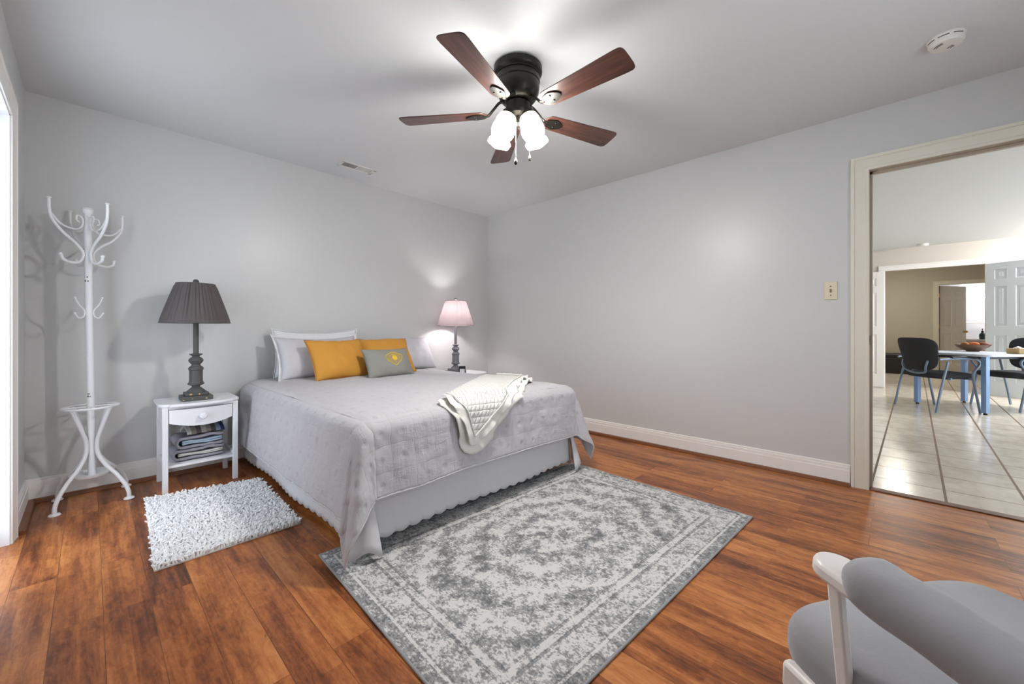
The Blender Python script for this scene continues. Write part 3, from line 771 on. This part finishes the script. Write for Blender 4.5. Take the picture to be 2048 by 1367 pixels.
def emb(pts, r):
    vs = []
    for (px, pz) in pts:
        u = .5+px/.43; v = .5+pz/.26
        p = Vector(lsh(u, v, -1)); p.y -= .003; vs.append(lM @ p)
    b.tube(vs, r, 6, closed=True)
for (R_, pw_) in ((.068, 1.0), (.061, 1.0), (.047, .5), (.038, .3), (.030, .3)):
    emb([(.025+R_*1.15*math.cos(a)*(1-.38*max(0, -math.sin(a))**1.3)*(1+.05*math.sin(5*a+R_*90)), .022+R_*(.72 if math.sin(a) > 0 else .98)*math.sin(a)*(1+.10*math.cos(4*a))) for a in [2*PI*i/60 for i in range(60)]], .0024 if R_ > .065 else .0013)
fc = []
for i in range(5): emb([(.025+.021*(1-i/5)*math.cos(a), .016+.021*(1-i/5)*math.sin(a)) for a in [2*PI*k/20 for k in range(20)]], .0028)
b.build('embroidery', m_yel, lp)

# ------------------------------------------------------------------ nightstands and lamps
def nightstand(label, loc):
    t = thing('nightstand', label, 'nightstand', loc, 0, 'white nightstands beside the bed')
    # origin at the wall-side middle of the footprint; front towards -y
    W, Dp = .185, .34
    pts = [(-.215, -.02)]
    for k in range(9): a = PI + (PI/2)*k/8; pts.append((-.215+.05+.05*math.cos(a), -.385+.06+.06*math.sin(a)+.02))
    for k in range(11):
        u = -1+2*k/10; pts.append((.165*u, -.385-.028*(1-u*u)))
    for k in range(9): a = -PI/2 + (PI/2)*k/8; pts.append((.165+.05*math.cos(a), -.385+.06+.06*math.sin(a)+.02))
    pts.append((.215, -.02))
    b = MB(); b.prism(pts, .537, .557); b.build('top', m_paint, t, bev=.006)
    for sx in (-1, 1):
        for yy in (-.05, -.35):
            b = MB(); b.box(sx*W-.0145, sx*W+.0145, yy-.0145, yy+.0145, 0, .537); b.build('leg', m_paint, t, bev=.002)
    b = MB()
    b.box(-W-.008, -W+.006, -.34, -.06, .43, .537); b.box(W-.006, W+.008, -.34, -.06, .43, .537); b.box(-W, W, -.05, -.04, .43, .537)
    b.box(-W, W, -.362, -.34, .522, .537); b.build('case', m_paint, t, bev=.002)
    b = MB(); b.box(-W-.006, W+.006, -.352, -.045, .150, .166); b.build('shelf', m_paint, t, bev=.002)
    for sx in (-1, 1):
        b = MB(); b.box(sx*W-.007, sx*W+.007, -.35, -.05, .150, .185); b.build('side_rail', m_paint, t, bev=.002)
    vs = []; n = 24
    for i in range(n+1):
        u = -1+2*i/n; x = u*(W-.018); zb = .405+.03*u*u; yf = -.366-.020*(1-u*u)
        vs += [(x, yf, zb), (x, yf, .519), (x, yf+.018, .519), (x, yf+.018, zb)]
    fs = []
    for i in range(n):
        for k in range(4): fs.append((i*4+k, i*4+(k+1) % 4, (i+1)*4+(k+1) % 4, (i+1)*4+k))
    fs += [(0,1,2,3), (n*4+3, n*4+2, n*4+1, n*4)]
    b = MB(); b.add(vs, fs); dr = b.build('drawer', m_paint, t, bev=.002)
    b = MB(); b.lathe([(.010, 0), (.010, .012), (.019, .02), (.021, .03), (.016, .038), (0, .042)], 20, M=Matrix.Translation((0, -.385, .468)) @ Matrix.Rotation(PI/2, 4, 'X')); b.build('knob', m_paint, dr)
    return t
ns = nightstand('white nightstand holding folded towels, under the unlit dark lamp', (-2.952, -.058, 0))
n2 = copy_tree(ns); n2.location = (-.60, -.058, 0); n2['label'] = 'white nightstand in the corner behind the bed, under the lit lamp'
NZ = .557

m_lampb = mat('lamp_grey_paint', s(84, 84, 82), .55, 0, .5, 60, .15, .003, .2, 18)
m_chip = mat('chipped_wood', s(196, 160, 104), .8)
def table_lamp(label, loc, shade_m, lit, bm):
    t = thing('table_lamp', label, 'table lamp', loc, 0, 'table lamps on the nightstands')
    b = MB(); b.box(-.082, .082, -.082, .082, 0, .030); b.box(-.062, .062, -.062, .062, .030, .050); pl = b.build('plinth', bm, t, bev=.004)
    if not lit:
        for (x, z, r) in ((.045, .012, .006), (-.03, .016, .004), (-.075, .01, .005), (.01, .04, .006), (-.035, .041, .008)):
            yy = -.0822 if z < .03 else -.0622
            q = MB(); q.sphere((x, yy, z), r, 6, 1, .25, .8); q.build('paint_chip', m_chip, pl)
    b = MB(); b.lathe([(.052, .050), (.050, .058), (.036, .072), (.022, .085), (.024, .092), (.044, .100), (.046, .108), (.040, .116), (.037, .125), (.037, .195), (.042, .202), (.042, .212), (.034, .222), (.026, .228), (.024, .236), (.036, .250), (.042, .262), (.036, .276), (.022, .286), (.020, .292), (.036, .302), (.037, .307), (.016, .310)], 32)
    b.build('baluster', bm, t)
    b = MB(); b.lathe([(.0155, .305), (.0155, .60), (.006, .605), (.006, .775)], 18); b.build('stem', bm, t)
    sh = []
    N = 144
    rnd = [random.uniform(-1, 1) for _ in range(N)]
    def fn(r, z, a, i):
        k = int(round(a/(2*PI)*N)) % N
        f = 1 if .52 < z < .778 else .25
        tp = (z-.517)/.26
        return r + f*(.0022*(1 if k % 3 else -1) + (.0016+.0025*tp)*rnd[k])
    prof = [(.192-.086*(i/12)**1.08, .517+.262*i/12) for i in range(13)]
    b = MB(); b.lathe(prof, N, fn=fn, cap=False); so = b.build('lamp_shade', shade_m, t, smooth=50)
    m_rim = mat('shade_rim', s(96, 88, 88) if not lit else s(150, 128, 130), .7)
    for rr, zz in ((.193, .517), (.106, .779)):
        b = MB(); b.tube([(rr*math.cos(2*PI*k/60), rr*math.sin(2*PI*k/60), zz) for k in range(60)], .003, 6, closed=True); b.build('rim', m_rim, so)
    b = MB()
    for k in range(3): a = 2*PI*k/3; b.tube([(0, 0, .772), (.105*math.cos(a), .105*math.sin(a), .776)], .002, 6)
    b.build('spider', m_chrome, t)
    b = MB(); b.sphere((0, 0, .797), .017, 10, 1, 1, .9); b.lathe([(.008, .772), (.012, .782)], 12); b.build('finial', bm if not lit else m_chrome, t)
    b = MB(); b.sphere((0, 0, .655), .030, 12, 1, 1, 1.2); b.build('bulb', emit('lit_bulb', (1, .97, .98, 1), LAMP_GLOW) if lit else m_paint, t)
    return t
def shade_mat(name, col, tr, mixf):
    t = NT(name); co = t.coord()
    t.p(Base_Color=col, Roughness=.75)
    tl = t.n('ShaderNodeBsdfTranslucent', {'Color': tr}); mx = t.n('ShaderNodeMixShader', {0: mixf, 1: t.b.outputs[0], 2: tl.outputs[0]})
    t.set(t.out.inputs[0], mx.outputs[0]); return t.m
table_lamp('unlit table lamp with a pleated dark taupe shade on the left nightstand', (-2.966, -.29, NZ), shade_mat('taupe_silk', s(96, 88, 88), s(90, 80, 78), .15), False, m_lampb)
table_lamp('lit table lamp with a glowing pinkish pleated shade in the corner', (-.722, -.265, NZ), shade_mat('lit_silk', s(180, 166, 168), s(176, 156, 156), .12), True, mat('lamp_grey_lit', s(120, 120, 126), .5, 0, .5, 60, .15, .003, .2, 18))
cb = thing('candle_box', 'small black candle box with a white label beside the lit lamp', 'candle', (-.735, -.395, NZ), -.72)
b = MB(); b.box(-.033, .033, -.033, .033, 0, .085); b.build('box', mat('black_card', s(30, 30, 34), .4), cb, bev=.003)
b = MB(); b.box(-.025, .025, -.0345, -.033, .012, .056); b.build('paper_label', m_paint, cb, smooth=0)

# towels on the shelf of the left nightstand
def towel_mat(name, cols, scale, ax=0):
    t = NT(name); co = t.coord(); c = t.xyz(co)[ax]
    fr = t.math('FRACT', t.math('MULTIPLY', c, scale))
    st = []; n = len(cols)
    for i, q in enumerate(cols): st.append((i/n, q))
    nd = t.n('ShaderNodeValToRGB', {0: fr}); nd.color_ramp.interpolation = 'CONSTANT'; el = nd.color_ramp.elements
    while len(el) < n: el.new(.5)
    for e, (p, q) in zip(el, st): e.position = p; e.color = q
    t.p(Base_Color=nd.outputs[0], Roughness=.95); t.bump(t.noise(co, 350, 3), .6, .004); t.b.inputs['Specular IOR Level'].default_value = .1
    return t.m
m_tg = mat('towel_grey', s(150, 148, 158), .95, 0, .1, 350, .6, .004)
m_tb = mat('towel_blue', s(166, 186, 206), .95, 0, .1, 350, .6, .004)
m_tw = mat('towel_white', s(214, 212, 208), .95, 0, .1, 350, .6, .004)
def folded(name, label, loc, rz, w_, d_, th, layers, m_out, m_in):
    """a towel folded over: an outer wrap with inner layers showing at the open side"""
    t = thing(name, label, 'towel', loc, rz, 'folded towels on the nightstand shelf')
    b = MB(); lay = th/2
    prof = []
    for k in range(13):                                     # C-shaped wrap, fold on the -x side
        a = PI/2 + PI*k/12; prof.append((-w_/2+lay+lay*math.cos(a), lay+lay*math.sin(a)))
    path = [(w_/2, th)] + [(w_/2-(w_-lay)*i/8, th) for i in range(1, 8)] + prof + [(-w_/2+lay+(w_-lay)*i/8, 0.0) for i in range(1, 9)]
    ti = .016
    def fn(u, v):
        i = u*(len(path)-1); k = min(int(i), len(path)-2); f = i-k
        x = path[k][0]*(1-f)+path[k+1][0]*f; z = path[k][1]*(1-f)+path[k+1][1]*f
        y = (v-.5)*d_
        return (x, y, .004 + max(0, z*.93) + .004*nz(x*20, y*20, z*9) + .004*math.sin(x*30)*(z/th))
    b.grid(fn, 60, 10); b.build('outer_layer', m_out, t, smooth=80, solid=ti, off=0)
    for k in range(layers):
        zc = .02 + (th-.04)*(k+.5)/layers
        q = MB(); q.grid(lambda u, v: (-w_/2+lay*.9 + (w_-lay*1.1)*u, (v-.5)*(d_-.006), zc + .003*math.sin(u*7+k)), 16, 6); q.build('inner_layer', m_in, t, smooth=80, solid=(th-.04)/layers*.86, off=0)
    return t
NX, NY = -2.952, -.058
folded('folded_towel', 'grey folded towel at the bottom of the stack on the nightstand shelf', (NX-.005, NY-.20, .178), .0, .27, .20, .056, 2, m_tg, m_tw)
folded('folded_towel', 'grey and pale blue folded towel in the middle of the stack', (NX-.0, NY-.20, .251), .03, .25, .20, .064, 2, m_tg, m_tb)
st = thing('folded_towel', 'striped brown and blue towel on top of the stack', 'towel', (NX+.03, NY-.185, .331), .10, 'folded towels on the nightstand shelf')
m_str = towel_mat('striped_towel', [s(148, 140, 130), s(98, 92, 92), s(140, 150, 172), s(62, 74, 108), s(214, 210, 206), s(150, 140, 130), s(104, 96, 94), s(180, 174, 166)], 4.6)
b = MB(); b.grid(lambda u, v: ((u-.5)*.21, -.085+.17*v, .0+.066*min(1, (1-abs(2*v-1))**.5*1.0)*(.75+.25*math.sin(PI*u)) + .004*nz(u*9, v*9)), 30, 24); b.build('towel', m_str, st, smooth=80, solid=.010, off=-1)

# ------------------------------------------------------------------ coat rack
cr = thing('coat_rack', 'white chipped metal coat rack with scrolled hooks in the left corner', 'coat rack', (-3.452, -.215, 0))
cr.rotation_euler = (0, math.radians(-.7), 0)
b = MB(); b.lathe([(.0185, .14), (.0185, 1.70), (.0155, 1.705), (.0155, 1.715), (.024, 1.725), (.026, 1.745), (.018, 1.757), (0, 1.76)], 20); pole = b.build('pole', m_rack, cr)
for z in (1.33, 1.31, .63, .64):
    for _ in range(3):
        a = random.uniform(-2.6, -1.3); b = MB(); b.sphere((.0182*math.cos(a), .0182*math.sin(a), z+random.uniform(-.014, .014)), random.uniform(.0015, .003), 5, 1, 1, 1.6); b.build('paint_chip', m_dark, pole)
DIR = [math.radians(a) for a in (-135, -45, 45, 135)]
def rad(a, pts): return [(math.cos(a)*r, math.sin(a)*r, z) for r, z in pts]
for k, a in enumerate([math.radians(q) for q in (-137, -66, 39, 112)]):
    b = MB()
    b.tube(catmull(rad(a, [(.145, 1.455), (.135, 1.432), (.095, 1.418), (.050, 1.428), (.030, 1.455), (.030, 1.49), (.068, 1.535), (.135, 1.585), (.185, 1.645), (.199, 1.70), (.200, 1.757)]), 7), .0072, 8)
    b.sphere(rad(a, [(.200, 1.760)])[0], .011, 8, 1, 1, .6); b.sphere(rad(a, [(.146, 1.457)])[0], .010, 8)
    b.tube(catmull(rad(a, [(.198, 1.685), (.145, 1.63), (.085, 1.615), (.05, 1.622), (.028, 1.65), (.030, 1.69), (.055, 1.70), (.062, 1.676), (.045, 1.664)]), 7), .005, 8)
    b.build('hook_arm', m_rack, cr)
for a in [math.radians(q) for q in (-145, -35, 35, 145)]:
    b = MB(); b.tube(catmull(rad(a, [(.068, 1.215), (.05, 1.175), (.028, 1.150), (.022, 1.128), (.030, 1.105), (.052, 1.098), (.070, 1.122)]), 6), .0042, 8)
    b.sphere(rad(a, [(.071, 1.125)])[0], .006, 6); b.sphere(rad(a, [(.068, 1.218)])[0], .006, 6); b.build('hook', m_rack, cr)
RZ = .565; RR = .122
b = MB(); b.tube([(RR*math.cos(2*PI*i/48), RR*math.sin(2*PI*i/48), RZ) for i in range(48)], .0062, 8, closed=True)
for a in (math.radians(0), math.radians(90)):
    b.tube([(RR*math.cos(a), RR*math.sin(a), RZ), (-RR*math.cos(a), -RR*math.sin(a), RZ)], .0045, 8)
b.build('umbrella_ring', m_rack, cr)
for k, a in enumerate([math.radians(q) for q in (-135, -42, 42, 135)]):
    b = MB()
    b.tube(catmull(rad(a, [(.108, RZ-.004), (.09, .52), (.055, .43), (.034, .37), (.030, .33), (.036, .28), (.075, .215), (.14, .15), (.185, .09), (.205, .045), (.207, .006)]), 7), .0105, 10)
    b.lathe([(.024, 0), (.026, .004), (.022, .010), (.012, .013)], 16, rad(a, [(.207, 0)])[0]); b.build('leg', m_rack, cr)
b = MB(); b.lathe([(.0, .150), (.075, .150), (.09, .155), (.098, .168), (.094, .168), (.085, .158), (.0, .154)], 36); b.build('drip_tray', m_rack, cr)

# ------------------------------------------------------------------ rugs
def rug_mat():
    t = NT('distressed_rug'); co = t.coord(); x, y, z = t.xyz(co)[:3]
    HX, HY = .925, .618
    ex = t.math('SUBTRACT', HX, t.math('ABSOLUTE', x)); ey = t.math('SUBTRACT', HY, t.math('ABSOLUTE', y))
    e = t.math('MINIMUM', ex, ey)
    n_big = t.noise(co, 4.2, 6, .62, .6); n_mid = t.noise(co, 17, 5, .65, .4); n_fine = t.noise(co, 60, 4, .7); n_sp = t.noise(t.mapping(co, scale=(1, .6, 1)), 130, 2, .6)
    # motif strength by zone: bands along the border, a lobed medallion in the field
    def band(a, b_, v):
        return t.math('MULTIPLY', t.math('MULTIPLY', t.math('GREATER_THAN', e, a), t.math('LESS_THAN', e, b_)), v)
    ang = t.math('ARCTAN2', t.math('MULTIPLY', y, 1.35), x)
    rr = t.math('SQRT', t.math('ADD', t.math('MULTIPLY', x, x), t.math('MULTIPLY', t.math('MULTIPLY', y, y), 1.8)))
    lob = t.math('ADD', rr, t.math('MULTIPLY', t.math('SINE', t.math('MULTIPLY', ang, 8.0)), .03))
    med = t.math('ADD', .5, t.math('MULTIPLY', t.math('SINE', t.math('MULTIPLY', lob, 34.0)), .5))
    field = t.math('GREATER_THAN', e, .20)
    vor = t.n('ShaderNodeTexVoronoi', {'Vector': co, 'Scale': 13.0}, feature='F1').outputs[0]
    vor2 = t.n('ShaderNodeTexVoronoi', {'Vector': co, 'Scale': 30.0}, feature='F1').outputs[0]
    motif = t.math('ADD', t.math('MULTIPLY', t.math('MULTIPLY', t.math('SUBTRACT', med, .35), field), .20), t.math('MULTIPLY', t.math('SUBTRACT', .45, vor2), .22))
    motif = t.math('ADD', motif, t.math('MULTIPLY', t.math('MULTIPLY', t.math('LESS_THAN', vor, .34), field), .10))
    for a, b_, v in ((0, .045, .15), (.045, .056, -.12), (.056, .064, .14), (.064, .150, .0), (.150, .164, .17), (.164, .19, -.06), (.19, .203, .15)):
        motif = t.math('ADD', motif, band(a, b_, v))
    d = t.math('ADD', t.math('MULTIPLY', t.math('SUBTRACT', n_big, .5), .42), t.math('MULTIPLY', t.math('SUBTRACT', n_mid, .5), .85))
    d = t.math('ADD', t.math('ADD', d, t.math('MULTIPLY', t.math('SUBTRACT', n_fine, .5), 1.05)), t.math('MULTIPLY', t.math('SUBTRACT', n_sp, .5), .9))
    d = t.math('ADD', t.math('ADD', d, motif), .52)
    col = t.ramp(d, [(.40, s(210, 208, 205)), (.50, s(196, 194, 192)), (.56, s(162, 162, 161)), (.72, s(138, 138, 138)), (.86, s(112, 112, 113))])
    t.p(Base_Color=col, Roughness=.95); t.b.inputs['Specular IOR Level'].default_value = .1
    t.bump(t.noise(co, 420, 2), .4, .003)
    return t.m
rg = thing('area_rug', 'grey and white distressed medallion rug at the foot of the bed', 'rug', (-1.853, -2.495, .001), math.radians(-2.9))
b = MB(); b.box(-.92, .92, -.613, .613, 0, .0085); b.build('pile', rug_mat(), rg, bev=.003)
b = MB(); c4 = [(-.922, -.615), (.922, -.615), (.922, .615), (-.922, .615)]
for i in range(4): b.tube([(*c4[i], .0045), (*c4[(i+1) % 4], .0045)], .0048, 8)
b.build('binding', mat('rug_binding', s(150, 150, 152), .9), rg)

mt = thing('bath_mat', 'white shaggy chenille mat on the wood floor left of the bed', 'mat', (0, 0, 0))
Q = [Vector((-3.275, -1.452)), Vector((-2.69, -1.447)), Vector((-2.665, -.60)), Vector((-3.235, -.475))]
def mq(u, v):
    p = Q[0].lerp(Q[1], u).lerp(Q[3].lerp(Q[2], u), v); return p
b = MB()
vs = [(*mq(u, v), z) for z in (.001, .007) for u, v in ((0,0),(1,0),(1,1),(0,1))]
b.add(vs, [(3,2,1,0),(4,5,6,7),(0,1,5,4),(1,2,6,5),(2,3,7,6),(3,0,4,7)]); b.build('backing', mat('mat_backing', s(206, 202, 198), .9), mt, smooth=0)
b = MB(); rng = random.Random(3)
nu, nv = 50, 76
for i in range(nu):
    for j in range(nv):
        u = (i+.5+rng.uniform(-.35, .35))/nu; v = (j+.5+rng.uniform(-.35, .35))/nv
        p = mq(u, v); a = rng.uniform(0, 2*PI); ln = rng.uniform(.010, .019); h = rng.uniform(.014, .024)
        tip = (p.x+ln*math.cos(a), p.y+ln*math.sin(a), .006+h); mid_ = (p.x+.35*ln*math.cos(a), p.y+.35*ln*math.sin(a), .006+h*.7)
        b.tube([(p.x, p.y, .005), mid_, tip], [.0050, .0060, .0035], 5)
o = b.build('tufts', mat('chenille', s(240, 240, 241), .95, 0, .1), mt, smooth=60); o['kind'] = 'stuff'

# ------------------------------------------------------------------ glider chair in the foreground
gl = thing('glider_chair', 'white wooden glider chair with grey cushions in the right foreground', 'chair', (-2.414, -3.938, 0), math.atan2(.83, .55)-PI/2)
m_gcush = mat('grey_microfibre', s(150, 149, 153), .8, 0, .25, 30, .12, .01, .10, 9, sheen=.3)
m_gw = mat('glider_white', s(226, 220, 216), .35)
def cushion(name, c, hx, hy, hz, e1=.45, e2=.5, M=None, pu=0.0, nu=56, nv=28, sd=0):
    pw = lambda q, e: math.copysign(abs(q)**e, q)
    def fn(u, v):
        th = 2*PI*u; ph = PI*(v-.5)
        x = pw(math.cos(ph), e1)*pw(math.cos(th), e2); y = pw(math.cos(ph), e1)*pw(math.sin(th), e2); z = pw(math.sin(ph), .75)
        k = .006*nz(x*3+sd, y*3, z*3+sd)
        return (c[0]+hx*x*(1+k), c[1]+hy*y, c[2]+hz*z*(1+pu*(1-x*x)*(1-y*y)) + k)
    b = MB(); b.grid(fn, nu, nv, True, M=M); return b.build(name, m_gcush, gl, smooth=80)
for sx in (-1, 1):
    x = -.272 if sx < 0 else .325
    # armrest board with a rounded front end
    pts = []
    for k in range(13): a = PI*k/12; pts.append((.036*math.cos(a), .195-.036+.036*math.sin(a)))
    pts += [(-.036, -.30), (.036, -.30)]
    b = MB(); b.prism(pts, .596, .624, M=Matrix.Translation((x, 0, 0)) @ Matrix.Translation((0, .195, .61)) @ Matrix.Rotation(math.radians(7), 4, 'X') @ Matrix.Translation((0, -.195, -.61))); b.build('armrest', m_gw, gl, bev=.008)
    b = MB(); b.bar((x, .165, .605), (x, .125, .20), .017, .022); b.build('front_post', m_gw, gl, bev=.004)
    b = MB(); b.bar((x, -.26, .605), (x, -.24, .20), .024, .030); b.build('rear_post', m_gw, gl, bev=.004)
    b = MB(); b.bar((x, .262, .345), (x, -.30, .325), .026, .055); b.build('seat_rail', m_gw, gl, bev=.008)
    b = MB(); b.bar((x, .24, .17), (x, -.30, .17), .030, .05); b.build('glide_rail', m_gw, gl, bev=.006)
    b = MB(); b.bar((x, .26, .02), (x, -.36, .02), .04, .04); b.bar((x, .0, .03), (x, .0, .16), .04, .05); b.build('base_rail', m_gw, gl, bev=.006)
    # padded sleeve over the arm
    pw = lambda q, e: math.copysign(abs(q)**e, q)
    def pad(u, v, x=x):
        th = 2*PI*u; t_ = v
        y = .140 - .44*t_; cap = min(1, (t_*(1-t_)*4)*3.2)**.42 if 0 < t_ < 1 else 0.0
        return (x + .050*cap*pw(math.cos(th), .8), y, .618 - .122*(.140-y) + (.040*pw(math.sin(th), .8))*cap + .005*math.sin(t_*5)*cap + .004*nz(t_*9, th))
    b = MB(); b.grid(pad, 36, 40, True); b.build('arm_pad', m_gcush, gl, smooth=80)
cushion('seat_cushion', (0, .025, .395), .275, .285, .075, .28, .30, pu=.25)
b = MB(); b.bar((-.26, .20, .325), (.315, .20, .325), .05, .028, up=(0, 1, 0)); b.bar((-.27, -.27, .315), (.32, -.27, .315), .05, .028); b.bar((-.27, .0, .17), (.32, .0, .17), .05, .03); b.build('cross_rail', m_gw, gl, bev=.006)
Mb = Matrix.Translation((0, -.31, .70)) @ Matrix.Rotation(math.radians(14), 4, 'X')
cushion('back_cushion', (0, 0, 0), .24, .07, .30, .5, .5, M=Mb, pu=0, sd=5)
for sx in (-1, 1):
    b = MB(); b.bar((sx*.265+.02, -.29, .33), (sx*.265+.02, -.44, 1.0), .03, .045); b.build('back_post', m_gw, gl, bev=.006)
b = MB(); b.bar((-.26, -.44, 1.0), (.30, -.44, 1.0), .05, .03); b.build('top_rail', m_gw, gl, bev=.008)
